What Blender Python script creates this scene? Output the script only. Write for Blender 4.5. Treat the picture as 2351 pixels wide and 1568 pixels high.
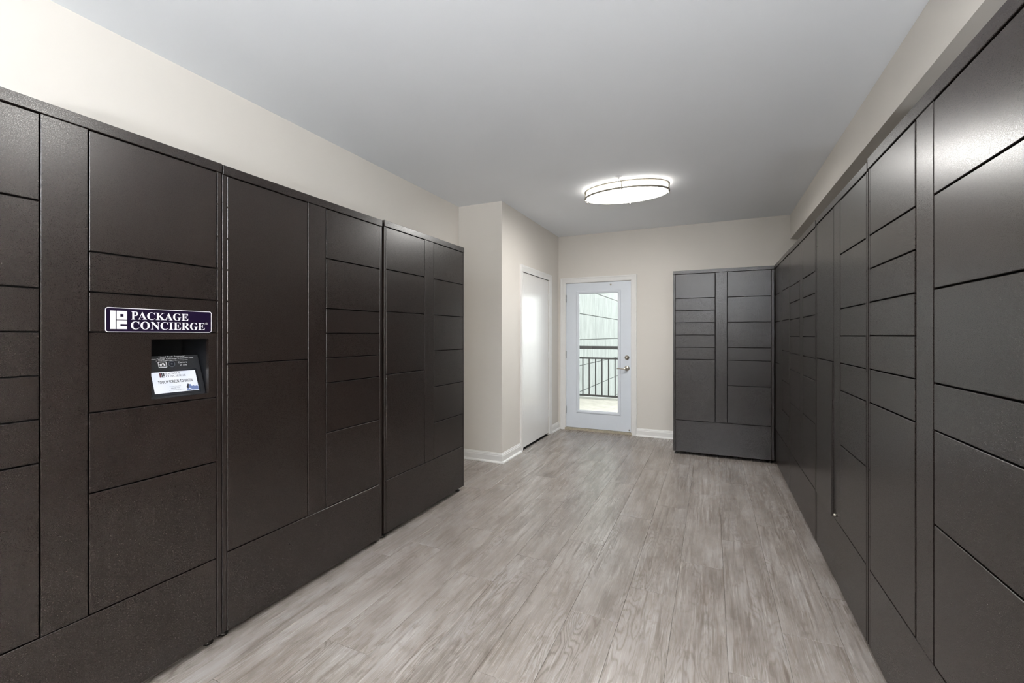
import bpy, bmesh, math, random
from mathutils import Vector, Matrix

# ------------------------------------------------------------------ reset
for o in list(bpy.data.objects):
    bpy.data.objects.remove(o, do_unlink=True)
scene = bpy.context.scene
COL = scene.collection
R = math.radians
random.seed(7)

# ------------------------------------------------------------------ camera
FPX, YAW, Y0, CAMH = 1007.57, 24.497, 769.5, 1.31
cd = bpy.data.cameras.new('camera')
cam = bpy.data.objects.new('camera', cd)
COL.objects.link(cam)
cd.sensor_fit = 'HORIZONTAL'
cd.sensor_width = 36.0
cd.lens = FPX * 36.0 / 2351.0
cd.shift_y = (Y0 - 784.0) / 2351.0
cd.clip_start = 0.02
cam.location = (0, 0, CAMH)
cam.rotation_euler = (R(90), 0, R(YAW))
scene.camera = cam

# ------------------------------------------------------------------ world + exposure
LAMP = 31.5            # radiance of the far ceiling light's diffuser
LAMP_NEAR = 19.0       # the light nearer the viewer is a dimmer one
LAMP_COL = (1.0, 0.985, 0.95)
FILL_UPLIGHT = 640.0        # radiance of the unseen bowls added behind the viewer as ceiling fill
SKY = 3.7
world = bpy.data.worlds.new('overcast_sky')
scene.world = world
world.use_nodes = True
bg = world.node_tree.nodes['Background']
bg.inputs[0].default_value = (0.97, 0.985, 1.0, 1)
bg.inputs[1].default_value = SKY
vs = scene.view_settings
scene.display_settings.display_device = 'sRGB'
vs.view_transform = 'Standard'
vs.look = 'None'
vs.exposure = 0.48
vs.gamma = 1.0
vs.use_curve_mapping = False

# ------------------------------------------------------------------ helpers
def lin(r, g=None, b=None):
    if g is None:
        g = b = r
    f = lambda c: ((c / 255 + 0.055) / 1.055) ** 2.4 if c > 10.3 else c / 255 / 12.92
    return (f(r), f(g), f(b), 1.0)


def tag(o, label=None, cat=None, group=None, kind=None):
    if label: o['label'] = label
    if cat: o['category'] = cat
    if group: o['group'] = group
    if kind: o['kind'] = kind
    return o


def empty(name, loc=(0, 0, 0), rz=0.0):
    o = bpy.data.objects.new(name, None)
    COL.objects.link(o)
    o.location = loc
    o.rotation_euler = (0, 0, rz)
    o.empty_display_size = 0.1
    return o


class MB:
    """collects faces and links them as one mesh object"""
    def __init__(s):
        s.v, s.f, s.sm = [], [], []

    def add(s, verts, faces, smooth=False):
        n = len(s.v)
        s.v += [tuple(p) for p in verts]
        s.f += [tuple(i + n for i in f) for f in faces]
        s.sm += [smooth] * len(faces)
        return s

    def box(s, x0, x1, y0, y1, z0, z1):
        v = [(x0, y0, z0), (x1, y0, z0), (x1, y1, z0), (x0, y1, z0),
             (x0, y0, z1), (x1, y0, z1), (x1, y1, z1), (x0, y1, z1)]
        return s.add(v, [(0, 3, 2, 1), (4, 5, 6, 7), (0, 1, 5, 4), (1, 2, 6, 5), (2, 3, 7, 6), (3, 0, 4, 7)])

    def panel(s, x0, x1, z0, z1, yf, yb, c=0.0012):
        """sheet panel in the xz plane whose front (y = yf) edges are chamfered"""
        v = [(x0, yb, z0), (x1, yb, z0), (x1, yb, z1), (x0, yb, z1),
             (x0, yf + c, z0), (x1, yf + c, z0), (x1, yf + c, z1), (x0, yf + c, z1),
             (x0 + c, yf, z0 + c), (x1 - c, yf, z0 + c), (x1 - c, yf, z1 - c), (x0 + c, yf, z1 - c)]
        f = [(3, 2, 1, 0), (8, 9, 10, 11)]
        for i in range(4):
            j = (i + 1) % 4
            f.append((i, j, 4 + j, 4 + i))
            f.append((4 + i, 4 + j, 8 + j, 8 + i))
        return s.add(v, f)

    def prism(s, poly, fn0, fn1, smooth=False):
        """poly: list of 2-D points; fn0/fn1 map them to the two end caps"""
        n = len(poly)
        v = [fn0(*q) for q in poly] + [fn1(*q) for q in poly]
        f = [tuple(range(n))[::-1], tuple(range(n, 2 * n))]
        s.add(v, f)
        k = len(s.v) - 2 * n
        s.f += [(k + i, k + (i + 1) % n, k + n + (i + 1) % n, k + n + i) for i in range(n)]
        s.sm += [smooth] * n
        return s

    def lathe(s, prof, M=Matrix(), n=24, sx=1.0, sy=1.0, smooth=True):
        """prof: list of (r, z) spun about z; sx, sy make it oval"""
        v = []
        for r, z in prof:
            for i in range(n):
                a = 2 * math.pi * i / n
                v.append(M @ Vector((r * sx * math.cos(a), r * sy * math.sin(a), z)))
        f = []
        for k in range(len(prof) - 1):
            for i in range(n):
                j = (i + 1) % n
                f.append((k * n + i, k * n + j, (k + 1) * n + j, (k + 1) * n + i))
        s.add(v, f, smooth)
        k = len(s.v) - len(v)
        if prof[0][0] > 1e-6:
            s.f.append(tuple(k + i for i in range(n))[::-1]); s.sm.append(False)
        if prof[-1][0] > 1e-6:
            s.f.append(tuple(k + (len(prof) - 1) * n + i for i in range(n))); s.sm.append(False)
        return s

    def tube(s, pts, rads, n=10, flat=1.0):
        pts = [Vector(p) for p in pts]
        v = []
        for i, p in enumerate(pts):
            t = (pts[min(i + 1, len(pts) - 1)] - pts[max(i - 1, 0)]).normalized()
            up = Vector((0, 0, 1)) if abs(t.z) < 0.9 else Vector((1, 0, 0))
            a = t.cross(up).normalized(); b = a.cross(t)
            for k in range(n):
                w = 2 * math.pi * k / n
                v.append(p + rads[i] * (math.cos(w) * a + flat * math.sin(w) * b))
        f = []
        for i in range(len(pts) - 1):
            for k in range(n):
                j = (k + 1) % n
                f.append((i * n + k, i * n + j, (i + 1) * n + j, (i + 1) * n + k))
        s.add(v, f, True)
        k0 = len(s.v) - len(v)
        s.f.append(tuple(k0 + i for i in range(n))[::-1]); s.sm.append(False)
        s.f.append(tuple(k0 + (len(pts) - 1) * n + i for i in range(n))); s.sm.append(False)
        return s

    def build(s, name, mat, parent=None, loc=None, fix=True):
        me = bpy.data.meshes.new(name)
        me.from_pydata(s.v, [], s.f)
        me.polygons.foreach_set('use_smooth', s.sm)
        if fix:
            bm = bmesh.new(); bm.from_mesh(me)
            bmesh.ops.recalc_face_normals(bm, faces=bm.faces)
            bm.to_mesh(me); bm.free()
        me.materials.append(mat)
        o = bpy.data.objects.new(name, me)
        COL.objects.link(o)
        if parent: o.parent = parent
        if loc: o.location = loc
        return o


def copy_tree(o, parent=None):
    c = o.copy()
    COL.objects.link(c)
    c.parent = parent
    for ch in list(o.children):
        copy_tree(ch, c)
    return c


# ------------------------------------------------------------------ materials
MATS = {}
def material(name):
    m = bpy.data.materials.new(name)
    m.use_nodes = True
    nt = m.node_tree
    b = nt.nodes['Principled BSDF']
    MATS[name] = m
    return m, nt, b


def N(nt, t, **kw):
    n = nt.nodes.new(t)
    for k, v in kw.items():
        setattr(n, k, v)
    return n


def noise(nt, vec, scale, detail=3, rough=0.5, dist=0.0):
    n = N(nt, 'ShaderNodeTexNoise')
    n.inputs['Scale'].default_value = scale
    n.inputs['Detail'].default_value = detail
    n.inputs['Roughness'].default_value = rough
    n.inputs['Distortion'].default_value = dist
    if vec is not None: nt.links.new(vec, n.inputs['Vector'])
    return n.outputs['Fac']


def ramp(nt, fac, stops):
    r = N(nt, 'ShaderNodeValToRGB')
    e = r.color_ramp.elements
    while len(e) < len(stops): e.new(0.5)
    for i, (p, c) in enumerate(stops):
        e[i].position = p; e[i].color = c
    nt.links.new(fac, r.inputs[0])
    return r.outputs[0]


def mixc(nt, fac, a, b, mode='MIX'):
    m = N(nt, 'ShaderNodeMix', data_type='RGBA', blend_type=mode)
    for sock, v in ((0, fac), (6, a), (7, b)):
        if hasattr(v, 'is_linked'): nt.links.new(v, m.inputs[sock])
        else: m.inputs[sock].default_value = v
    return m.outputs[2]


def mth(nt, op, a, b=None, c=None):
    m = N(nt, 'ShaderNodeMath', operation=op)
    for i, v in enumerate((a, b, c)):
        if v is None: continue
        if hasattr(v, 'is_linked'): nt.links.new(v, m.inputs[i])
        else: m.inputs[i].default_value = v
    return m.outputs[0]


def bump(nt, b, h, strength, dist=0.001):
    n = N(nt, 'ShaderNodeBump')
    n.inputs['Strength'].default_value = strength
    n.inputs['Distance'].default_value = dist
    nt.links.new(h, n.inputs['Height'])
    nt.links.new(n.outputs[0], b.inputs['Normal'])


def objco(nt):
    return N(nt, 'ShaderNodeTexCoord').outputs['Object']


def mapped(nt, vec, scale=(1, 1, 1), loc=None):
    m = N(nt, 'ShaderNodeMapping')
    m.inputs['Scale'].default_value = scale
    nt.links.new(vec, m.inputs['Vector'])
    if loc is not None: nt.links.new(loc, m.inputs['Location'])
    return m.outputs[0]


def simple(name, col, rough=0.5, metal=0.0, spec=0.5, nscale=0, namt=0.0, bscale=0, bstr=0.0):
    m, nt, b = material(name)
    b.inputs['Base Color'].default_value = col
    b.inputs['Roughness'].default_value = rough
    b.inputs['Metallic'].default_value = metal
    b.inputs['Specular IOR Level'].default_value = spec
    co = objco(nt)
    if nscale:
        f = noise(nt, co, nscale, 4)
        dk = tuple(c * (1 - namt) for c in col[:3]) + (1,)
        lt = tuple(min(1, c * (1 + namt)) for c in col[:3]) + (1,)
        nt.links.new(ramp(nt, f, [(0.3, dk), (0.7, lt)]), b.inputs['Base Color'])
    if bscale:
        bump(nt, b, noise(nt, co, bscale, 2), bstr)
    return m


# powder-coated brown sheet steel: orange-peel relief, handling smudges, hairline scratches
m, nt, b = material('powder_coat')
co = objco(nt)
smudge = noise(nt, co, 2.6, 3, 0.55)
nt.links.new(ramp(nt, smudge, [(0.35, (0.0105, 0.0062, 0.0048, 1)), (0.7, (0.0135, 0.0088, 0.0072, 1))]), b.inputs['Base Color'])
speck = noise(nt, co, 640, 1, 0.5)
nt.links.new(ramp(nt, speck, [(0.32, (0.24, 0.24, 0.24, 1)), (0.68, (0.37, 0.37, 0.37, 1))]), b.inputs['Roughness'])
b.inputs['Specular IOR Level'].default_value = 0.76
bump(nt, b, speck, 0.02, 0.0010)

simple('dark_inside', lin(22, 20, 20), 0.7, nscale=30, namt=0.2)
simple('foot_steel', lin(70, 68, 66), 0.35, metal=0.9, nscale=60, namt=0.2)
simple('wall_paint', lin(221, 216, 209), 0.55, spec=0.35, nscale=1.4, namt=0.015, bscale=160, bstr=0.06)
simple('dim_reflection_wall', lin(62, 57, 54), 0.6, nscale=1.4, namt=0.03)
simple('ceiling_paint', lin(241, 244, 248), 0.75, spec=0.25, nscale=1.1, namt=0.012, bscale=120, bstr=0.05)
simple('trim_paint', lin(232, 231, 229), 0.35, spec=0.5, nscale=9, namt=0.02)
simple('closet_paint', lin(234, 233, 231), 0.22, spec=0.5, nscale=3, namt=0.02, bscale=18, bstr=0.02)
simple('exit_door_paint', lin(224, 230, 238), 0.33, spec=0.5, nscale=5, namt=0.015)
simple('nickel', (0.56, 0.52, 0.46, 1), 0.30, metal=1.0, nscale=90, namt=0.08)
simple('fixture_nickel', (0.36, 0.33, 0.28, 1), 0.42, metal=1.0, nscale=90, namt=0.06)
simple('hinge_steel', (0.50, 0.50, 0.50, 1), 0.35, metal=1.0, nscale=90, namt=0.1)
simple('sill_metal', lin(168, 158, 140), 0.5, nscale=40, namt=0.2)
simple('white_enamel', lin(238), 0.3, nscale=20, namt=0.02)
simple('sign_purple', lin(17, 5, 34), 0.35, spec=0.3, nscale=30, namt=0.06)
simple('sign_white', lin(240), 0.4, nscale=30, namt=0.02)
simple('kiosk_plastic', lin(24, 25, 29), 0.42, spec=0.35, nscale=250, namt=0.35, bscale=700, bstr=0.5)
simple('kiosk_bezel', lin(22, 24, 30), 0.25, nscale=50, namt=0.1)
simple('kiosk_print', lin(235, 236, 240), 0.5, nscale=50, namt=0.02)
simple('lens_black', lin(34, 36, 44), 0.1, nscale=50, namt=0.1)
simple('lens_ring', lin(70, 74, 84), 0.3, nscale=50, namt=0.1)
simple('screen_ink', lin(30, 30, 36), 0.6, nscale=50, namt=0.05)
simple('screen_maroon', lin(90, 40, 50), 0.6, nscale=50, namt=0.05)
simple('screen_grey', lin(86, 88, 102), 0.6, nscale=50, namt=0.05)
simple('screen_blue', lin(92, 108, 150), 0.6, nscale=50, namt=0.1)
simple('railing_black', lin(48, 46, 46), 0.45, nscale=30, namt=0.1)
simple('scuff_black', lin(8), 0.8, nscale=40, namt=0.1)
simple('sticker_grey', lin(128, 128, 130), 0.5, nscale=20, namt=0.05)

for nm, st_ in (('lamp_glow', LAMP), ('lamp_glow_near', LAMP_NEAR), ('lamp_side', 2.4)):
    m, nt, b = material(nm)
    b.inputs['Base Color'].default_value = lin(245, 240, 230)
    b.inputs['Emission Color'].default_value = LAMP_COL + (1,)
    b.inputs['Emission Strength'].default_value = st_

m, nt, b = material('fill_glow')  # glow of the bowls added as ceiling fill
b.inputs['Base Color'].default_value = lin(245, 240, 230)
b.inputs['Emission Color'].default_value = (0.93, 0.968, 1.0, 1)
b.inputs['Emission Strength'].default_value = FILL_UPLIGHT

m, nt, b = material('screen_glow')
b.inputs['Base Color'].default_value = (0.02, 0.02, 0.02, 1)
b.inputs['Roughness'].default_value = 0.2
f = noise(nt, mapped(nt, objco(nt), (3, 3, 3)), 4, 1)
nt.links.new(ramp(nt, f, [(0.35, (0.80, 0.86, 1.0, 1)), (0.65, (0.97, 0.98, 1.0, 1))]), b.inputs['Emission Color'])
b.inputs['Emission Strength'].default_value = 0.70

# clear glazing: thin pane, straight-through transmission plus a fresnel reflection
m, nt, b = material('clear_glass')
nt.nodes.remove(b)
out = nt.nodes['Material Output']
tr = N(nt, 'ShaderNodeBsdfTransparent'); tr.inputs[0].default_value = (0.93, 0.96, 0.95, 1)
gl = N(nt, 'ShaderNodeBsdfGlossy'); gl.inputs['Roughness'].default_value = 0.02
fr = N(nt, 'ShaderNodeFresnel'); fr.inputs[0].default_value = 1.45
mx = N(nt, 'ShaderNodeMixShader')
nt.links.new(fr.outputs[0], mx.inputs[0]); nt.links.new(tr.outputs[0], mx.inputs[1])
nt.links.new(gl.outputs[0], mx.inputs[2]); nt.links.new(mx.outputs[0], out.inputs[0])

# grey-brown weathered wood-look vinyl plank
m, nt, b = material('vinyl_plank')
info = N(nt, 'ShaderNodeObjectInfo')
rnd = info.outputs['Random']
cmb = N(nt, 'ShaderNodeCombineXYZ')
nt.links.new(mth(nt, 'MULTIPLY', rnd, 37.0), cmb.inputs[0])
nt.links.new(mth(nt, 'MULTIPLY', rnd, 91.0), cmb.inputs[1])
nt.links.new(mth(nt, 'MULTIPLY', rnd, 13.0), cmb.inputs[2])
co = N(nt, 'ShaderNodeVectorMath', operation='ADD')
nt.links.new(objco(nt), co.inputs[0]); nt.links.new(cmb.outputs[0], co.inputs[1])
co = co.outputs[0]
wob = noise(nt, mapped(nt, co, (9, 1.6, 1)), 1.0, 2, 0.45)
ring = mth(nt, 'SINE', mth(nt, 'MULTIPLY', mth(nt, 'ADD', wob, mth(nt, 'MULTIPLY', noise(nt, mapped(nt, co, (40, 9, 1)), 1.0, 2), 0.05)), 125.0))
ring = mth(nt, 'MULTIPLY_ADD', ring, 0.5, 0.5)
fib = noise(nt, mapped(nt, co, (190, 5, 1)), 1.0, 4, 0.68)
fib2 = noise(nt, mapped(nt, co, (62, 2.6, 1)), 1.0, 4, 0.65, 0.5)
blot = noise(nt, mapped(nt, co, (10, 2.6, 1)), 1.0, 3, 0.5)
blot2 = noise(nt, mapped(nt, co, (26, 13, 1)), 1.0, 4, 0.65)
base = ramp(nt, blot, [(0.26, lin(124, 116, 109)), (0.5, lin(146, 138, 132)), (0.74, lin(163, 157, 153))])
ringmask = ramp(nt, noise(nt, mapped(nt, co, (5, 1.2, 1)), 1.0, 2), [(0.42, (0, 0, 0, 1)), (0.62, (1, 1, 1, 1))])
base = mixc(nt, mth(nt, 'MULTIPLY', mth(nt, 'POWER', ring, 3.0), mth(nt, 'MULTIPLY', ringmask, 0.62)), base, lin(94, 82, 73))
base = mixc(nt, ramp(nt, fib2, [(0.50, (0, 0, 0, 1)), (0.68, (0.78, 0.78, 0.78, 1))]), base, lin(104, 93, 84))
base = mixc(nt, ramp(nt, fib, [(0.55, (0, 0, 0, 1)), (0.72, (0.60, 0.60, 0.60, 1))]), base, lin(192, 186, 181))
base = mixc(nt, ramp(nt, fib, [(0.25, (0.62, 0.62, 0.62, 1)), (0.45, (0, 0, 0, 1))]), base, lin(96, 84, 76))
base = mixc(nt, ramp(nt, blot2, [(0.54, (0, 0, 0, 1)), (0.72, (0.55, 0.55, 0.55, 1))]), base, lin(100, 90, 82))
tone = mth(nt, 'MULTIPLY_ADD', rnd, 0.15, 0.97)
tc = N(nt, 'ShaderNodeCombineColor')
for i in range(3): nt.links.new(tone, tc.inputs[i])
base = mixc(nt, 1.0, base, tc.outputs[0], 'MULTIPLY')
nt.links.new(base, b.inputs['Base Color'])
nt.links.new(ramp(nt, fib2, [(0.3, (0.22, 0.22, 0.22, 1)), (0.7, (0.32, 0.32, 0.32, 1))]), b.inputs['Roughness'])
b.inputs['Specular IOR Level'].default_value = 0.42
bump(nt, b, mth(nt, 'ADD', fib, mth(nt, 'MULTIPLY', blot2, 1.2)), 0.25, 0.0008)

# rain-streaked pale concrete
m, nt, b = material('concrete')
info = N(nt, 'ShaderNodeObjectInfo')
co = objco(nt)
st = noise(nt, mapped(nt, co, (1, 7, 1.1)), 1.5, 5, 0.65)
sp = noise(nt, co, 22, 4, 0.7)
c0 = ramp(nt, st, [(0.34, lin(118, 121, 118)), (0.62, lin(138, 141, 138))])
c0 = mixc(nt, ramp(nt, sp, [(0.55, (0, 0, 0, 1)), (0.8, (0.5, 0.5, 0.5, 1))]), c0, lin(98, 102, 98))
nt.links.new(c0, b.inputs['Base Color'])
b.inputs['Roughness'].default_value = 0.9

simple('concrete_ground', lin(190, 190, 186), 0.9, nscale=3, namt=0.08)
simple('joint_mortar', lin(80, 82, 80), 0.95, nscale=5, namt=0.1)
simple('deck_wood', lin(178, 172, 162), 0.7, nscale=7, namt=0.12)
M = MATS

# ------------------------------------------------------------------ room shell
XL, XJ, XR = -2.472, -1.9595, 1.205          # left wall, closet wall, right wall (room faces)
YJ, YB, YF = 4.048, 5.8765, -7.0             # jog wall, back wall, wall behind the camera
ZC, T = 2.685, 0.14
SOFX, SOFZ = 0.812, 2.405

floor = tag(MB().box(XL - T, XR + T, YF - T, YB + T, -0.12, -0.006).build('floor', M['dark_inside']),
            'grey-brown wood-look plank floor of the locker room', 'floor', kind='structure')
# planks: columns along Y, end joints measured from the photograph
PW, PL, PX = 0.2235, 1.2155, -0.613
ends = {-9: 1.3, -8: 1.75, -7: 2.5, -6: 2.065, -5: 2.265, -4: 2.607, -3: 2.084, -2: 2.40, -1: 2.718, 0: 2.02, 1: 2.335,
        2: 2.72, 3: 3.12, 4: 2.25, 5: 2.65, 6: 3.0, 7: 2.2, 8: 2.6}
for c in range(-9, 9):
    x0, x1 = PX + c * PW, PX + (c + 1) * PW
    x0, x1 = max(x0, XL + 0.002), min(x1, XR - 0.002)
    if x1 - x0 < 0.01: continue
    k = math.floor((YF - ends[c]) / PL)
    while True:
        y0, y1 = ends[c] + k * PL, ends[c] + (k + 1) * PL
        k += 1
        if y0 > YB: break
        y0, y1 = max(y0, YF + 0.002), min(y1, YB - 0.002)
        xl = x0
        if y1 - y0 < 0.01: continue
        if y0 > YJ - 0.02 and x1 < XJ: continue
        if y1 > YJ and x0 < XJ - 0.002:
            if x1 < XJ: y1 = YJ - 0.002
            # the column that runs past the jog corner: split into a full and a ripped plank
        segs = [(x0, x1, y0, y1)]
        if y1 > YJ and x0 < XJ - 0.002 < x1:
            segs = []
            if y0 < YJ: segs.append((x0, x1, y0, YJ - 0.002))
            segs.append((XJ + 0.002, x1, max(y0, YJ + 0.0005), y1))
        for (a0, a1, b0, b1) in segs:
            g, h = 0.0004, 0.0010
            w, l = a1 - a0 - 2 * g, b1 - b0 - 2 * h
            bz = 0.0006
            mb = MB()
            mb.add([(0, 0, -0.0055), (w, 0, -0.0055), (w, l, -0.0055), (0, l, -0.0055),
                    (0, 0, -bz), (w, 0, -bz), (w, l, -bz), (0, l, -bz),
                    (bz, bz, 0), (w - bz, bz, 0), (w - bz, l - bz, 0), (bz, l - bz, 0)],
                   [(3, 2, 1, 0), (8, 9, 10, 11)] + [(i, (i + 1) % 4, 4 + (i + 1) % 4, 4 + i) for i in range(4)]
                   + [(4 + i, 4 + (i + 1) % 4, 8 + (i + 1) % 4, 8 + i) for i in range(4)])
            mb.build('plank', M['vinyl_plank'], floor, (a0 + g, b0 + h, 0))


def structure(name, mb, mat, label, cat='wall'):
    return tag(mb.build(name, M[mat]), label, cat, kind='structure')


structure('wall_left', MB().box(XL - T, XL, YF - T, YJ, -0.006, ZC), 'wall_paint', 'beige painted wall behind the left lockers')
structure('wall_jog', MB().box(XL - T, XJ, YJ, YJ + T, -0.006, ZC), 'wall_paint', 'short shaded beige wall return past the left lockers')
DY0, DY1, DZ = 4.568, 5.478, 2.055            # closet door opening
structure('wall_closet', MB().box(XJ - T, XJ, YJ + T, DY0, -0.006, ZC).box(XJ - T, XJ, DY1, YB, -0.006, ZC)
          .box(XJ - T, XJ, DY0, DY1, DZ, ZC).box(XJ - T, XJ - 0.07, DY0, DY1, -0.006, DZ),
          'wall_paint', 'beige wall holding the plain white closet door')
EX0, EX1, EZ = -1.868, -0.948, 2.045          # exit door opening
structure('wall_back', MB().box(XJ - T, EX0, YB, YB + T, -0.12, ZC).box(EX1, XR + T, YB, YB + T, -0.12, ZC)
          .box(EX0, EX1, YB, YB + T, EZ, ZC), 'wall_paint', 'beige far wall around the glazed exit door')
structure('wall_right', MB().box(XR, XR + T, YF - T, YB, -0.006, ZC), 'wall_paint', 'beige wall behind the right lockers')
structure('wall_front', MB().box(XL, XR, YF - T, YF, -0.006, ZC), 'dim_reflection_wall', 'unseen end wall behind the viewer, made dark to dim reflections')  # unseen wall, coloured dark to keep the far locker's reflection dim
structure('ceiling', MB().box(XL - T, XR + T, YF - T, YB + T, ZC, ZC + 0.15), 'ceiling_paint', 'smooth off-white painted ceiling', 'ceiling')
structure('wall_soffit', MB().box(SOFX, XR, YF, YB, SOFZ, ZC), 'wall_paint', 'boxed beige bulkhead above the right lockers')

# baseboards: board with stepped top + quarter-round shoe
BASE = [(0, 0), (0.014, 0), (0.014, 0.070), (0.011, 0.076), (0.011, 0.084), (0.007, 0.090), (0.005, 0.099), (0, 0.101)]
SHOE = [(0.014, 0)] + [(0.014 + 0.017 * math.cos(a), 0.020 * math.sin(a)) for a in [R(x) for x in (0, 22, 45, 68, 90)]]


def baseboard(name, p0, p1, nrm, m0, m1, label):
    p0, p1, nrm = Vector(p0 + (0,)), Vector(p1 + (0,)), Vector(nrm + (0,))
    t = (p1 - p0).normalized()
    e0 = lambda d, z: p0 + nrm * d - t * d * m0 + Vector((0, 0, z + 0.0005))
    e1 = lambda d, z: p1 + nrm * d + t * d * m1 + Vector((0, 0, z + 0.0005))
    o = tag(MB().prism(BASE, e0, e1).build(name, M['trim_paint']), label, 'baseboard', kind='structure')
    MB().prism(SHOE, e0, e1).build('shoe_moulding', M['trim_paint'], o)
    return o


baseboard('baseboard_jog', (XL, YJ), (XJ, YJ), (0, -1), 0, 1, 'white baseboard along the short wall return beside left lockers')
baseboard('baseboard_closet', (XJ, YJ), (XJ, 4.520), (1, 0), 1, 0, 'white baseboard between wall corner and closet door')
baseboard('baseboard_corner', (XJ, 5.553), (XJ, YB), (1, 0), 0, 0, 'short white baseboard between closet door and exit door')
baseboard('baseboard_back', (-0.900, YB), (XR, YB), (0, -1), 0, 0, 'white baseboard between exit door and far lockers')

# ------------------------------------------------------------------ door casings (trim) and doors
CAS = [(0, 0), (0.008, 0), (0.012, 0.010), (0.014, 0.050), (0.018, 0.060), (0.018, 0.072), (0, 0.074)]  # (thickness, width from inner edge)


def casing(name, P, u, n, a0, a1, zt, label):
    """u: run direction on the wall, n: wall normal, a0..a1 inner edges, zt inner top"""
    P, u, n = Vector(P), Vector(u), Vector(n)
    at = lambda a, z, d: P + u * a + n * d + Vector((0, 0, z))
    mb = MB()
    mb.prism(CAS, lambda d, w: at(a0 - w, 0.001, d), lambda d, w: at(a0 - w, zt + w, d))
    mb.prism(CAS, lambda d, w: at(a1 + w, 0.001, d), lambda d, w: at(a1 + w, zt + w, d))
    mb.prism(CAS, lambda d, w: at(a0 - w, zt + w, d), lambda d, w: at(a1 + w, zt + w, d))
    return tag(mb.build(name, M['trim_paint']), label, 'door trim', kind='structure')


casing('trim_1', (0, YB, 0), (1, 0, 0), (0, -1, 0), -1.856, -0.964, 2.030, 'white moulded casing around the glazed exit door')
casing('trim_2', (XJ, 0, 0), (0, 1, 0), (1, 0, 0), 4.590, 5.478, 2.033, 'white moulded casing around the plain closet door')

# exit door -----------------------------------------------------------
d1 = tag(empty('door_1', (-1.41, YB, 0)), 'pale blue-white exit door with a full-length glass pane', 'door', kind='structure')
ox = -1.41
X = lambda x: x - ox
lx0, lx1, lz0, lz1 = -1.850, -0.968, 0.036, 2.024
gx0, gx1, gz0, gz1 = -1.688, -1.116, 0.258, 1.898       # cut-out in the leaf
yf, yb = 0.012, 0.057
(MB().box(X(lx0), X(gx0), yf, yb, lz0, lz1).box(X(gx1), X(lx1), yf, yb, lz0, lz1)
 .box(X(gx0), X(gx1), yf, yb, lz0, gz0).box(X(gx0), X(gx1), yf, yb, gz1, lz1)).build('leaf', M['exit_door_paint'], d1)
# jamb lining behind the casing
(MB().box(X(EX0), X(lx0) - 0.003, 0.0, T, 0, EZ).box(X(lx1) + 0.003, X(EX1), 0.0, T, 0, EZ)
 .box(X(lx0) - 0.003, X(lx1) + 0.003, 0.0, T, lz1 + 0.004, EZ)).build('jamb', M['trim_paint'], d1)
# raised glazing bead, mitred, bevelled profile (d = proud of leaf, w = from cut-out edge outwards)
BEAD = [(0.006, -0.024), (-0.004, -0.020), (-0.010, -0.006), (-0.010, 0.008), (-0.002, 0.016), (0.002, 0.030), (0.010, 0.032), (0.012, -0.024)]
rect = [(gx0, gz0, -1, -1), (gx1, gz0, 1, -1), (gx1, gz1, 1, 1), (gx0, gz1, -1, 1)]
mb = MB()
for i in range(4):
    a, c = rect[i], rect[(i + 1) % 4]
    fa = lambda d, w, q=a: (X(q[0]) + q[2] * w, yf + d, q[1] + q[3] * w)
    fc = lambda d, w, q=c: (X(q[0]) + q[2] * w, yf + d, q[1] + q[3] * w)
    mb.prism(BEAD, fa, fc)
mb.build('glazing_bead', M['exit_door_paint'], d1)
MB().box(X(gx0), X(gx1), 0.030, 0.036, gz0, gz1).build('glass_pane', M['clear_glass'], d1)
tag(MB().box(X(EX0), X(EX1), -0.012, T, 0.0008, 0.030).build('threshold', M['sill_metal'], d1), 'worn metal threshold')
for z in (1.817, 1.040, 0.274):
    MB().lathe([(0.0075, -0.052), (0.0075, 0.052)], Matrix.Translation((X(-1.853), 0.004, z)), 12)\
        .box(X(-1.853), X(-1.845), 0.006, 0.0125, z - 0.05, z + 0.05).build('hinge', M['hinge_steel'], d1)
RX = Matrix.Rotation(R(90), 4, 'X')            # spins +z to -y (towards the room)
hx = X(-1.019)
hd = MB().lathe([(0.034, 0.0), (0.034, 0.004), (0.030, 0.012), (0.020, 0.017), (0.0, 0.018)],
                Matrix.Translation((hx, yf, 0.872)) @ RX, 28).build('door_handle', M['nickel'], d1)
MB().tube([(hx, yf - 0.012, 0.872), (hx, yf - 0.045, 0.872), (hx - 0.012, yf - 0.056, 0.871), (hx - 0.04, yf - 0.058, 0.868),
           (hx - 0.07, yf - 0.058, 0.869), (hx - 0.10, yf - 0.057, 0.872), (hx - 0.122, yf - 0.055, 0.868)],
          [0.012, 0.012, 0.0115, 0.0085, 0.0075, 0.007, 0.005], 12).build('lever', M['nickel'], hd)
db = MB().lathe([(0.030, 0.0), (0.030, 0.006), (0.026, 0.014), (0.017, 0.016), (0.016, 0.022), (0.0, 0.023)],
                Matrix.Translation((hx, yf, 1.015)) @ RX, 28).build('deadbolt', M['nickel'], d1)
MB().box(hx - 0.0015, hx + 0.0015, yf - 0.0238, yf - 0.021, 1.008, 1.022).build('keyhole', M['scuff_black'], db)
MB().lathe([(0.013, 0.0), (0.013, 0.003), (0.009, 0.006), (0.0, 0.0065)], Matrix.Translation((X(-1.231), yf, 1.986)) @ RX, 20)\
    .build('door_viewer', M['nickel'], d1)
MB().lathe([(0.010, 0.0), (0.010, 0.012), (0.006, 0.018), (0.0, 0.02)], Matrix.Translation((X(-0.990), yf, 0.062)) @ RX, 16)\
    .build('door_stop', M['nickel'], d1)

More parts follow.
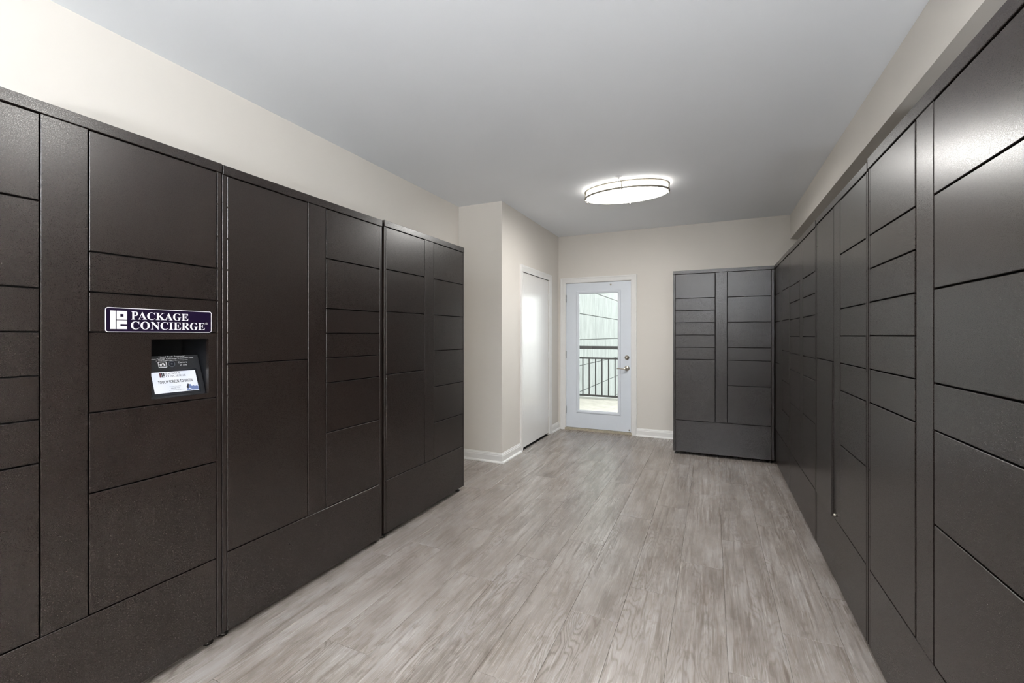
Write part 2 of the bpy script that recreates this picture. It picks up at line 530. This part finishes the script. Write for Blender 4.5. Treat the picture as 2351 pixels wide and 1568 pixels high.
# closet door ---------------------------------------------------------
d2 = tag(empty('door_2', (XJ, 5.03, 0)), 'plain flat white closet door with three painted hinges', 'door', kind='structure')
Yq = lambda y: y - 5.03
mb = MB()
mb.v = []
# leaf panel: chamfered slab facing +x
tmp = MB().panel(Yq(4.592), Yq(5.472), 0.022, 2.030, 0.0, 0.035, 0.0015)
mb.add([(-0.006 - y, x, z) for x, y, z in tmp.v], tmp.f)
mb.build('leaf', M['closet_paint'], d2)
for z in (1.812, 1.047, 0.279):
    MB().lathe([(0.007, -0.045), (0.007, 0.045)], Matrix.Translation((0.004, Yq(5.478), z)), 12)\
        .box(-0.006, 0.001, Yq(5.468), Yq(5.480), z - 0.044, z + 0.044).build('hinge', M['trim_paint'], d2)

# ------------------------------------------------------------------ lettering helpers
def glyph_mesh(txt, size=1.0):
    cu = bpy.data.curves.new('lettering', 'FONT')
    cu.body = txt
    cu.size = size
    cu.resolution_u = 3
    o = bpy.data.objects.new('lettering', cu)
    COL.objects.link(o)
    bpy.context.view_layer.update()
    dg = bpy.context.evaluated_depsgraph_get()
    me = bpy.data.meshes.new_from_object(o.evaluated_get(dg))
    v = [(p.co.x, p.co.y) for p in me.vertices]
    f = [tuple(p.vertices) for p in me.polygons]
    bpy.data.objects.remove(o, do_unlink=True)
    bpy.data.curves.remove(cu)
    bpy.data.meshes.remove(me)
    return v, f


def lettering(mb, txt, frame, u0, u1, v0, v1):
    """fit txt into the rectangle u0..u1, v0..v1 of a flat frame (function u, v -> point)"""
    v, f = glyph_mesh(txt)
    if not v: return
    ax, bx = min(p[0] for p in v), max(p[0] for p in v)
    ay, by = min(p[1] for p in v), max(p[1] for p in v)
    mb.add([frame(u0 + (x - ax) / (bx - ax) * (u1 - u0), v0 + (y - ay) / (by - ay) * (v1 - v0)) for x, y in v], f)


SERIF = lambda t: ''.join(chr(0x1D400 + ord(c) - 65) if 'A' <= c <= 'Z' else c for c in t)   # bold roman capitals


SANS = lambda t: ''.join(chr(0x1D5D4 + ord(c) - 65) if 'A' <= c <= 'Z' else c for c in t)    # bold sans capitals


def emblem(frame, u0, v0, w, h):
    """the block emblem: tall bar, square ring above a C block; returns (bar, blocks)"""
    q = lambda a, b, c, d: [frame(u0 + a * w, v0 + b * h), frame(u0 + c * w, v0 + b * h), frame(u0 + c * w, v0 + d * h), frame(u0 + a * w, v0 + d * h)]
    bar, blk = MB(), MB()
    bar.add(q(0, 0, 0.325, 1), [(0, 1, 2, 3)])
    for r in [(0.38, 0.515, 1, 0.68), (0.38, 0.83, 1, 1), (0.38, 0.68, 0.595, 0.83), (0.785, 0.68, 1, 0.83),
              (0.38, 0.0, 0.60, 0.48), (0.60, 0.28, 1, 0.48), (0.60, 0.0, 1, 0.17)]:
        blk.add(q(*r), [(0, 1, 2, 3)])
    return bar, blk


def rrect(u0, u1, v0, v1, r, n=5):
    pts = []
    for cx, cy, a in ((u1 - r, v1 - r, 0), (u0 + r, v1 - r, 90), (u0 + r, v0 + r, 180), (u1 - r, v0 + r, 270)):
        for i in range(n + 1):
            t = R(a + 90 * i / n)
            pts.append((cx + r * math.cos(t), cy + r * math.sin(t)))
    return pts


# ------------------------------------------------------------------ locker units
ZB = 0.034
DEP = 0.56
PIN = MB()


def locker(label, loc, rz, W, cols, rowsA, rowsB, zk, zt, H, dep=DEP, special=None, ajar=(), zb=ZB):
    """local frame: x to the right when facing it, -y towards the viewer, z up; front face at y = 0"""
    t = tag(empty('parcel_locker', loc, rz), label, 'locker', 'dark brown parcel locker units')
    A0, A1, S0, S1, B0, B1 = cols
    pc = M['powder_coat']
    TH = 0.018
    g = 0.0026
    body = MB().box(0.001, W - 0.001, TH + 0.001, dep, zb + 0.002, H - 0.002)
    if special:
        # carcass with a bay left open for the kiosk
        k0, k1, m0, m1 = 0.675, 0.955, 1.046, 1.316
        body = (MB().box(0.001, k0, TH + 0.001, dep, zb + 0.002, H - 0.002).box(k1, W - 0.001, TH + 0.001, dep, zb + 0.002, H - 0.002)
                .box(k0, k1, TH + 0.001, dep, zb + 0.002, m0).box(k0, k1, TH + 0.001, dep, m1, H - 0.002)
                .box(k0, k1, 0.24, dep, m0, m1))
    body.build('body', M['dark_inside'], t)
    MB().panel(0, W, zt + 0.002, H, -0.004, dep, 0.0015).build('header', pc, t)
    MB().panel(A0 + g, B1 - g, zb, zk - g, -0.0005, TH, 0.001).build('kick_panel', pc, t)
    MB().panel(S0, S1, zk + 0.0006, zt, -0.0005, TH, 0.001).build('centre_panel', pc, t)
    MB().panel(0, A0 - 0.0005, zb, zt, 0.0, dep, 0.0012).build('side_post', pc, t)
    MB().panel(B1 + 0.0005, W, zb, zt, 0.0, dep, 0.0012).build('side_post', pc, t)
    row = (zt - zk) / 12.0
    for side, (c0, c1, rows) in enumerate(((A0, A1, rowsA), (B0, B1, rowsB))):
        z = zt
        for i, n in enumerate(rows):
            z1, z = z, z - n * row
            if special and side == 1 and i == special:
                continue
            d = random.uniform(-0.0008, 0.0006)
            zc, x0 = z1 - g, c0 + g
            w, h = c1 - c0 - 2 * g, z1 - z - 2 * g
            o = MB().panel(0, w, -h, 0, d, TH, 0.0014).build('locker_door', pc, t, (x0, 0, zc))
            if (side, i) in ajar:
                o.rotation_euler = ajar[(side, i)]
    # hinge knuckles up both posts, one every row
    mb = MB()
    for k in range(1, 12):
        z = zk + k * row
        for x in (A0 - 0.0004, B1 + 0.0004):
            mb.box(x - 0.0032, x + 0.0032, -0.0018, 0.003, z - 0.0035, z + 0.0035)
    tag(mb.build('hinge_knuckles', M['foot_steel'] if False else pc, t), kind='stuff')
    for x in (0.03, W - 0.03):
        for y in (0.045, dep - 0.05):
            f = MB().lathe([(0.019, 0.0008), (0.019, 0.010), (0.008, 0.013), (0.008, zb + 0.004)], Matrix.Translation((x, y, 0)), 12)
            f.build('foot', M['foot_steel'], t)
    return t


XLF, XRF, YBF = -1.9059, 0.5857, 5.1661      # front faces of left, right and far banks
R90 = R(90)
# left bank ------------------------------------------------------------
Y1 = 0.198
L1 = locker('dark brown parcel locker with white-lettered name sign and lit touch screen', (XLF, Y1, 0), R90, 0.994,
            (0.017, 0.434 + 0.003, 0.4385, 0.5515, 0.5535, 0.9745), [2, 2, 1, 1, 1, 1, 4], [3, 1, 1, 2, 2, 3], 0.367, 2.001, 2.041, special=3)
L2 = locker('dark parcel locker with two very tall left doors, next to the touch screen locker', (XLF, 1.1955, 0), R90, 0.996,
       (0.018, 0.4355, 0.4375, 0.5515, 0.5545, 0.9745), [6, 6], [2, 2, 1, 1, 1, 2, 3], 0.372, 1.998, 2.039)
locker('dark parcel locker at the far end of the left bank, beside the beige wall return', (XLF, 2.2135, 0), R90, 0.990,
       (0.0155, 0.4325, 0.4355, 0.5475, 0.5505, 0.973), [2, 2, 3, 5], [2] * 6, 0.377, 2.006, 2.047, zb=0.040)
# right bank (local x runs towards the camera) ---------------------------
locker('dark glossy parcel locker nearest on the right, cut by the right edge of the photo', (XRF, 2.249, 0), -R90, 1.012,
       (0.016, 0.455, 0.4645, 0.580, 0.582, 0.996), [2, 1, 1, 1, 1, 1, 5], [2, 2, 2, 1, 2, 3], 0.352, 1.990, 2.037)
R2L = locker('dark parcel locker in the right bank with a small silver lock low on it', (XRF, 3.238, 0), -R90, 0.980,
       (0.022, 0.425, 0.427, 0.548, 0.549, 0.960), [6, 6], [2, 2, 1, 1, 1, 2, 3], 0.352, 1.987, 2.0255,
       ajar={(0, 1): (R(-0.45), 0, R(-0.9))})
locker('dark parcel locker in the right bank with many short doors, third from the front', (XRF, 4.252, 0), -R90, 1.000,
       (0.017, 0.450, 0.452, 0.568, 0.569, 0.980), [2, 1, 1, 1, 1, 1, 2, 3], [2, 1, 1, 1, 1, 1, 2, 3], 0.347, 1.981, 2.0225)
locker('dark parcel locker deepest in the right bank, touching the far corner unit', (XRF, 5.256, 0), -R90, 0.994,
       (0.017, 0.430, 0.432, 0.560, 0.561, 0.977), [2, 2, 3, 5], [2] * 6, 0.356, 1.986, 2.0255)
# far unit against the back wall ------------------------------------------
locker('dark parcel locker standing against the far wall right of the glazed exit door', (-0.391, YBF, 0), 0.0, 0.967,
       (0.021, 0.4215, 0.4265, 0.535, 0.5385, 0.9435), [2, 1, 1, 1, 1, 1, 5], [2, 2, 2, 1, 2, 3], 0.3775, 1.980, 2.018,
       dep=0.60, ajar={(0, 6): (R(-0.35), 0, R(-0.7))})
# black scuff on the kick panel of the second left unit
sc = [(-1.905, 1.5175, 0.286), (-1.905, 1.521, 0.276), (-1.905, 1.529, 0.267), (-1.905, 1.541, 0.258)]
MB().tube([(y - 1.1955, -0.0009, z) for _, y, z in sc], [0.0016, 0.0024, 0.0024, 0.0014], 6, 0.5).build('scuff_mark', M['scuff_black'], L2)
# small silver cam lock low on the right bank
MB().lathe([(0.0075, 0.0), (0.0075, 0.010), (0.006, 0.014), (0.0, 0.015)], Matrix.Translation((3.238 - 2.752, -0.0005, 0.381)) @ RX, 16)\
    .build('lock', M['nickel'], R2L)

# name sign and kiosk on the first left unit -------------------------------
S = lambda y: y - Y1                              # world Y -> local x
front = lambda d: (lambda u, v: (S(u), -d, v))
sign = MB().prism(rrect(0.7934, 1.1492, 1.3196, 1.4084, 0.0095), lambda u, v: (S(u), -0.0006, v), lambda u, v: (S(u), -0.0024, v))\
    .build('name_sign', M['sign_purple'], L1)
tag(sign, 'dark purple name plate with white lettering')
o_, i_ = rrect(0.7943, 1.1483, 1.3204, 1.4076, 0.009), rrect(0.7970, 1.1457, 1.3228, 1.4052, 0.0068)
n = len(o_)
MB().add([front(0.0029)(*q) for q in o_] + [front(0.0029)(*q) for q in i_],
         [(k, (k + 1) % n, n + (k + 1) % n, n + k) for k in range(n)]).build('border_line', M['sign_white'], sign)
bar, blk = emblem(front(0.0029), 0.8085, 1.3317, 0.0487, 0.0643)
bar.v += []; blk2 = MB().add(bar.v, bar.f).add(blk.v, blk.f)
blk2.build('emblem', M['sign_white'], sign)
mb = MB()
lettering(mb, SERIF('P'), front(0.0029), 0.8696, 0.8905, 1.3665, 1.3955)
lettering(mb, SERIF('ACKAGE'), front(0.0029), 0.8900, 1.0594, 1.3668, 1.3950)
lettering(mb, SERIF('CONCIERGE'), front(0.0029), 0.8681, 1.1219, 1.3308, 1.3600)
mb.build('lettering', M['sign_white'], sign)
mb = MB(); lettering(mb, '\u00ae', front(0.0029), 1.1235, 1.1330, 1.3535, 1.3620); mb.build('trademark', M['sign_white'], sign)

# door with the kiosk window
row = (2.001 - 0.367) / 12
kz1, kz0 = 2.001 - 5 * row, 2.001 - 7 * row
bx0, bx1 = 0.5535 + 0.0026, 0.9745 - 0.0026
wx0, wx1, wz0, wz1 = S(0.933), S(1.1385), 1.0685, 1.2945
kd = (MB().box(bx0, wx0, 0, 0.018, kz0 + 0.0026, kz1 - 0.0026).box(wx1, bx1, 0, 0.018, kz0 + 0.0026, kz1 - 0.0026)
      .box(wx0, wx1, 0, 0.018, kz0 + 0.0026, wz0).box(wx0, wx1, 0, 0.018, wz1, kz1 - 0.0026))
tag(kd.build('kiosk_door', M['powder_coat'], L1), 'door with a rectangular window for the touch screen')
# recess lining
rx0, rx1, rz0, rz1, rd = S(0.885), S(1.150), 1.050, 1.312, 0.20
lin_ = (MB().box(rx0, rx1, rd, rd + 0.004, rz0, rz1).box(rx0, rx0 + 0.003, 0.0185, rd, rz0, rz1).box(rx1 - 0.003, rx1, 0.0185, rd, rz0, rz1)
        .box(rx0, rx1, 0.0185, rd, rz1 - 0.003, rz1).box(rx0, rx1, 0.0185, rd, rz0, rz0 + 0.003))
lin_.build('recess', M['kiosk_plastic'], L1)
# sloped console
tl = R(20)
KP = lambda d: (lambda s, t: (S(s) , 0.0215 + t * math.sin(tl) - d * math.cos(tl), 1.066 + t * math.cos(tl) + 0.0 - d * math.sin(tl) * -1))
con = MB().prism([(0.020, 1.054), (0.0215, 1.066), (0.0215 + 0.172 * math.sin(tl), 1.066 + 0.172 * math.cos(tl)), (0.19, 1.215), (0.19, 1.054)],
                 lambda y, z: (S(0.892), y, z), lambda y, z: (S(1.141), y, z)).build('console', M['kiosk_plastic'], L1)
tag(con, 'sloped black console holding the touch screen')


def slab(name, s0, s1, t0, t1, d, mat, parent=con, r=None):
    poly = rrect(s0, s1, t0, t1, r) if r else [(s0, t0), (s1, t0), (s1, t1), (s0, t1)]
    return MB().prism(poly, KP(0.0), KP(d)).build(name, M[mat], parent)


slab('bezel', 0.948, 1.124, 0.010, 0.113, 0.0012, 'kiosk_bezel', r=0.004)
tag(slab('screen', 0.9585, 1.1165, 0.0195, 0.1045, 0.0018, 'screen_glow'), 'glowing white touch screen')
scr = bpy.data.objects['screen']
F = KP(0.0023)
bar, blk = emblem(F, 0.985, 0.0825, 0.0175, 0.0185)
bar.build('emblem', M['screen_maroon'], con); blk.build('emblem', M['screen_ink'], con)
mb = MB()
lettering(mb, SERIF('PACKAGE'), F, 1.0065, 1.060, 0.0935, 0.1015)
lettering(mb, SERIF('CONCIERGE'), F, 1.0065, 1.078, 0.0825, 0.0905)
mb.build('lettering', M['screen_grey'], con)
mb = MB(); lettering(mb, SANS('TOUCH SCREEN TO BEGIN'), F, 0.9755, 1.0985, 0.0575, 0.0695)
mb.build('lettering', M['screen_ink'], con)
mb = MB()
lettering(mb, 'Package Concierge', F, 1.012, 1.052, 0.0410, 0.0450)
lettering(mb, '888.989.7225', F, 1.016, 1.048, 0.0345, 0.0380)
lettering(mb, 'packageconcierge.com', F, 1.008, 1.064, 0.0265, 0.0310)
mb.build('lettering', M['screen_grey'], con)
# picture of a hand holding a phone in the screen's lower corner
hand = [(1.071, 0.0215), (1.1155, 0.0215), (1.1155, 0.036), (1.110, 0.0385), (1.103, 0.0370), (1.098, 0.041), (1.092, 0.038), (1.088, 0.047),
        (1.083, 0.0465), (1.079, 0.050), (1.074, 0.046), (1.077, 0.040), (1.071, 0.036), (1.074, 0.030)]
MB().add([F(*q) for q in hand], [tuple(range(len(hand)))]).build('hand_picture', M['screen_blue'], con)
ph = KP(0.0026)
MB().add([ph(*q) for q in [(1.079, 0.0285), (1.090, 0.0225), (1.092, 0.025), (1.081, 0.0310)]], [(0, 1, 2, 3)]).build('phone_picture', M['sign_white'], con)
mb = MB()
for q in ([(1.071, 0.036), (1.079, 0.050), (1.083, 0.0465), (1.078, 0.035)], [(1.076, 0.030), (1.071, 0.034), (1.078, 0.038), (1.082, 0.034)]):
    mb.add([ph(*w) for w in q], [(0, 1, 2, 3)])
mb.build('thumb_picture', M['screen_ink'], con)
# printed notes, camera symbol and camera
F = KP(0.0006)
mb = MB()
lettering(mb, 'Need Tech Support?', F, 0.997, 1.089, 0.1630, 0.1705)
lettering(mb, 'Contact Package Concierge at 888.989.7225', F, 0.955, 1.121, 0.1555, 0.1615)
lettering(mb, 'or email: support@packageconcierge.com', F, 0.984, 1.098, 0.1490, 0.1540)
lettering(mb, 'Camera', F, 1.060, 1.094, 0.1385, 0.1450)
lettering(mb, 'in use', F, 1.066, 1.091, 0.1275, 0.1335)
mb.build('lettering', M['kiosk_print'], con)
mb = MB()
o_, i_ = rrect(0.989, 1.019, 0.1235, 0.1475, 0.003), rrect(0.9915, 1.0165, 0.126, 0.145, 0.002)
n = len(o_)
mb.add([F(*q) for q in o_] + [F(*q) for q in i_], [(k, (k + 1) % n, n + (k + 1) % n, n + k) for k in range(n)])
for q in ((0.9945, 1.0135, 0.1285, 0.1385), (0.997, 1.001, 0.1385, 0.1405), (1.003, 1.010, 0.1385, 0.1415)):
    mb.add([F(q[0], q[2]), F(q[1], q[2]), F(q[1], q[3]), F(q[0], q[3])], [(0, 1, 2, 3)])
mb.build('camera_symbol', M['kiosk_print'], con)
circ = lambda cx, cy, r, n=20: [(cx + r * math.cos(2 * math.pi * k / n), cy + r * math.sin(2 * math.pi * k / n)) for k in range(n)]
MB().prism(circ(1.0045, 0.1332, 0.0034), KP(0.0), KP(0.0009)).build('symbol_dot', M['kiosk_bezel'], con)
MB().prism(circ(1.0365, 0.1365, 0.0125), KP(0.0), KP(0.0012)).build('camera_ring', M['lens_ring'], con)
MB().prism(circ(1.0365, 0.1365, 0.0095), KP(0.0), KP(0.0018)).build('camera_lens', M['lens_black'], con)
MB().prism(circ(1.0365, 0.1365, 0.0035), KP(0.0), KP(0.0022)).build('camera_pupil', M['lens_ring'], con)

# ------------------------------------------------------------------ ceiling light and sprinkler
def ceiling_light(label, loc, glow='lamp_glow'):
    t = tag(empty('ceiling_light', loc), label, 'ceiling light', 'oval ceiling lights')
    a, b_ = 0.386, 0.232
    NN = 72
    I = Matrix()
    MB().lathe([(0.93, -0.0005), (0.93, -0.012)], I, NN, a, b_).build('base_pan', M['white_enamel'], t)
    band = MB()
    for z in (-0.012, -0.075):
        band.v += [(0.955 * a * math.cos(2 * math.pi * i / NN), 0.955 * b_ * math.sin(2 * math.pi * i / NN), z) for i in range(NN)]
    band.f = [(i, (i + 1) % NN, NN + (i + 1) % NN, NN + i) for i in range(NN)]
    band.sm = [True] * NN
    band.build('side_lens', M['lamp_side'], t)
    prof = [(0.955, -0.0752), (0.94, -0.084), (0.85, -0.092), (0.6, -0.099), (0.3, -0.103), (0.0, -0.104)]
    MB().lathe(prof, I, NN, a, b_).build('diffuser', M[glow], t)
    for z0, z1 in ((-0.012, -0.026), (-0.070, -0.086)):
        mb = MB()
        pr = [(0.962, z0), (1.0, z0 - 0.002), (1.0, z1 + 0.002), (0.962, z1), (0.962, z0)]
        v, f = [], []
        for k, (r, z) in enumerate(pr[:-1]):
            for i in range(NN):
                w = 2 * math.pi * i / NN
                v.append((r * a * math.cos(w), r * b_ * math.sin(w), z))
        for k in range(4):
            for i in range(NN):
                j = (i + 1) % NN
                f.append((k * NN + i, k * NN + j, ((k + 1) % 4) * NN + j, ((k + 1) % 4) * NN + i))
        mb.add(v, f).build('ring', M['fixture_nickel'], t)
    for w in (8, 90, 172, 188, 270, 352):
        x, y = 0.985 * a * math.cos(R(w)), 0.985 * b_ * math.sin(R(w))
        p = MB().lathe([(0.0035, -0.096), (0.0035, -0.020)], Matrix.Translation((x, y, 0)), 8)
        p.lathe([(0.0055, -0.099), (0.0055, -0.087)], Matrix.Translation((x, y, 0)), 8)
        p.build('post', M['fixture_nickel'], t)
    return t


ceiling_light('oval ceiling light with two nickel rings, in front of the exit door', (-0.725, 4.135, ZC))
ceiling_light('oval ceiling light overhead near the viewer, above the top of the picture', (-0.12, 1.15, ZC), 'lamp_glow_near')


def added_fill(label, loc):  # unseen light source added to brighten the ceiling
    """added fill light, not part of the room: opaque metal bowl, glowing plate that faces the ceiling"""
    t = tag(empty('added_fill_light', loc), label, 'added fill light', 'fill lights added behind the viewer')
    h = ZC - loc[2]
    MB().lathe([(0.0, 0.0), (0.12, 0.006), (0.21, 0.035), (0.26, 0.085), (0.27, 0.142), (0.264, 0.142), (0.25, 0.086), (0.0, 0.075)], Matrix(), 40).build('bowl', M['railing_black'], t)
    MB().lathe([(0.0, 0.094), (0.24, 0.094), (0.24, 0.088), (0.0, 0.088)], Matrix(), 40).build('glow_plate', M['fill_glow'], t)
    MB().lathe([(0.006, 0.09), (0.006, h - 0.02)], Matrix(), 10).build('stem', M['fixture_nickel'], t)
    MB().lathe([(0.06, h - 0.0005), (0.06, h - 0.02), (0.01, h - 0.03)], Matrix(), 20).build('canopy', M['fixture_nickel'], t)


added_fill('fill light bowl added unseen behind the viewer, on the side of the left lockers', (0.15, -2.7, 0.95))
added_fill('fill light bowl added unseen behind the viewer, on the side of the right lockers', (0.80, -2.7, 0.95))

simple('bounce_cut_pile', lin(38, 36, 36), 0.95, spec=0.1, nscale=300, namt=0.3, bscale=500, bstr=0.4)
mt = tag(empty('bounce_cut_mat', (-0.6, -3.2, 0.0005)), 'unseen dark mat added behind the viewer to cut floor bounce', 'mat')  # added out of view so less floor bounce reaches the far locker
MB().box(-1.70, 1.65, -3.0, 2.55, 0.0, 0.008).build('pile', M['bounce_cut_pile'], mt)
(MB().box(-1.74, -1.70, -3.04, 2.59, 0.0, 0.006).box(1.65, 1.69, -3.04, 2.59, 0.0, 0.006)
 .box(-1.70, 1.65, -3.04, -3.0, 0.0, 0.006).box(-1.70, 1.65, 2.55, 2.59, 0.0, 0.006)).build('rubber_edge', M['scuff_black'], mt)

sp = tag(empty('sprinkler', (-0.736, 3.845, ZC)), 'small white fire sprinkler head on the ceiling beside the oval light', 'sprinkler')
MB().lathe([(0.030, -0.0005), (0.030, -0.003), (0.020, -0.008), (0.012, -0.009)], Matrix(), 24).build('escutcheon', M['white_enamel'], sp)
MB().lathe([(0.006, -0.008), (0.006, -0.026)], Matrix(), 12).build('body', M['white_enamel'], sp)
fr_ = MB()
for s_ in (-1, 1):
    fr_.tube([(s_ * 0.006, 0, -0.018), (s_ * 0.012, 0, -0.026), (s_ * 0.010, 0, -0.036), (0, 0, -0.043)], [0.002] * 4, 6)
fr_.build('frame_arms', M['white_enamel'], sp)
MB().lathe([(0.012, -0.042), (0.012, -0.044), (0.0, -0.0445)], Matrix(), 16).build('deflector', M['white_enamel'], sp)

# ------------------------------------------------------------------ outside the glazed door
tag(MB().box(-9, 9, YB + T + 0.001, 30, -1.35, -1.2).build('ground', M['concrete_ground']), 'pale concrete ground below the balcony', 'ground', kind='structure')
deck = tag(MB().box(-2.78, 1.6, YB + T + 0.002, 9.00, -0.20, -0.045).build('balcony_deck', M['concrete_ground']),
           'pale wood board walkway outside the glass door', 'deck', kind='structure')
mb = MB()
y = YB + T + 0.004
while y < 8.95:
    mb.box(-2.77, 1.59, y, y + 0.135, -0.0445, -0.015)
    y += 0.141
tag(mb.build('deck_boards', M['deck_wood'], deck), kind='stuff')
MB().box(-2.77, 1.59, 8.955, 9.0, -0.0445, 0.03).build('kerb', M['concrete_ground'], deck)
rl = tag(empty('balcony_railing', (-1.0, 8.64, -0.015)), 'black metal railing seen through the glass of the exit door', 'railing')
q = lambda z: z + 0.015
MB().box(-1.76, 2.5, -0.045, 0.045, q(1.032), q(1.095)).build('hand_rail', M['railing_black'], rl)
MB().box(-1.76, 2.5, -0.018, 0.018, q(0.835), q(0.868)).build('rail', M['railing_black'], rl)
MB().box(-1.76, 2.5, -0.018, 0.018, q(0.090), q(0.125)).build('rail', M['railing_black'], rl)
for k in range(-3, 30):
    x = -2.365 + 0.1286 * k + 1.0
    if x < -1.75: continue
    MB().box(x - 0.0115, x + 0.0115, -0.0115, 0.0115, q(0.10), q(0.86)).build('baluster', M['railing_black'], rl)
for x in (-1.74, 0.6, 2.48):
    MB().box(x - 0.03, x + 0.03, -0.03, 0.03, 0.0, q(1.04)).build('railing_post', M['railing_black'], rl)
rw = tag(MB().box(-3.3, -2.8155, YB + T + 0.05, 24, -1.2, 5.4).build('retaining_wall', M['joint_mortar']),
         'tall pale concrete panel wall outside behind the railing', 'wall', kind='structure')
for r_ in range(-2, 9):
    z0, z1 = -0.01 + 0.607 * r_, -0.01 + 0.607 * (r_ + 1)
    if r_ == 8: z1 = 5.4
    y = YB + T + 0.05 + (0.0 if r_ % 2 else 1.2)
    first = YB + T + 0.05
    seams = [first] + [s_ for s_ in [11.45 + 2.44 * k + (1.22 if r_ % 2 else 0) for k in range(-3, 6)] if first + 0.3 < s_ < 23.7] + [24]
    for a_, c_ in zip(seams[:-1], seams[1:]):
        tmp = MB().panel(a_ + 0.008, c_ - 0.008, z0 + 0.010, z1 - 0.010, 0.0, 0.0155, 0.006)
        mb = MB().add([(-2.80 - y_, x_, z_) for x_, y_, z_ in tmp.v], tmp.f)
        mb.build('wall_panel', M['concrete'], rw)
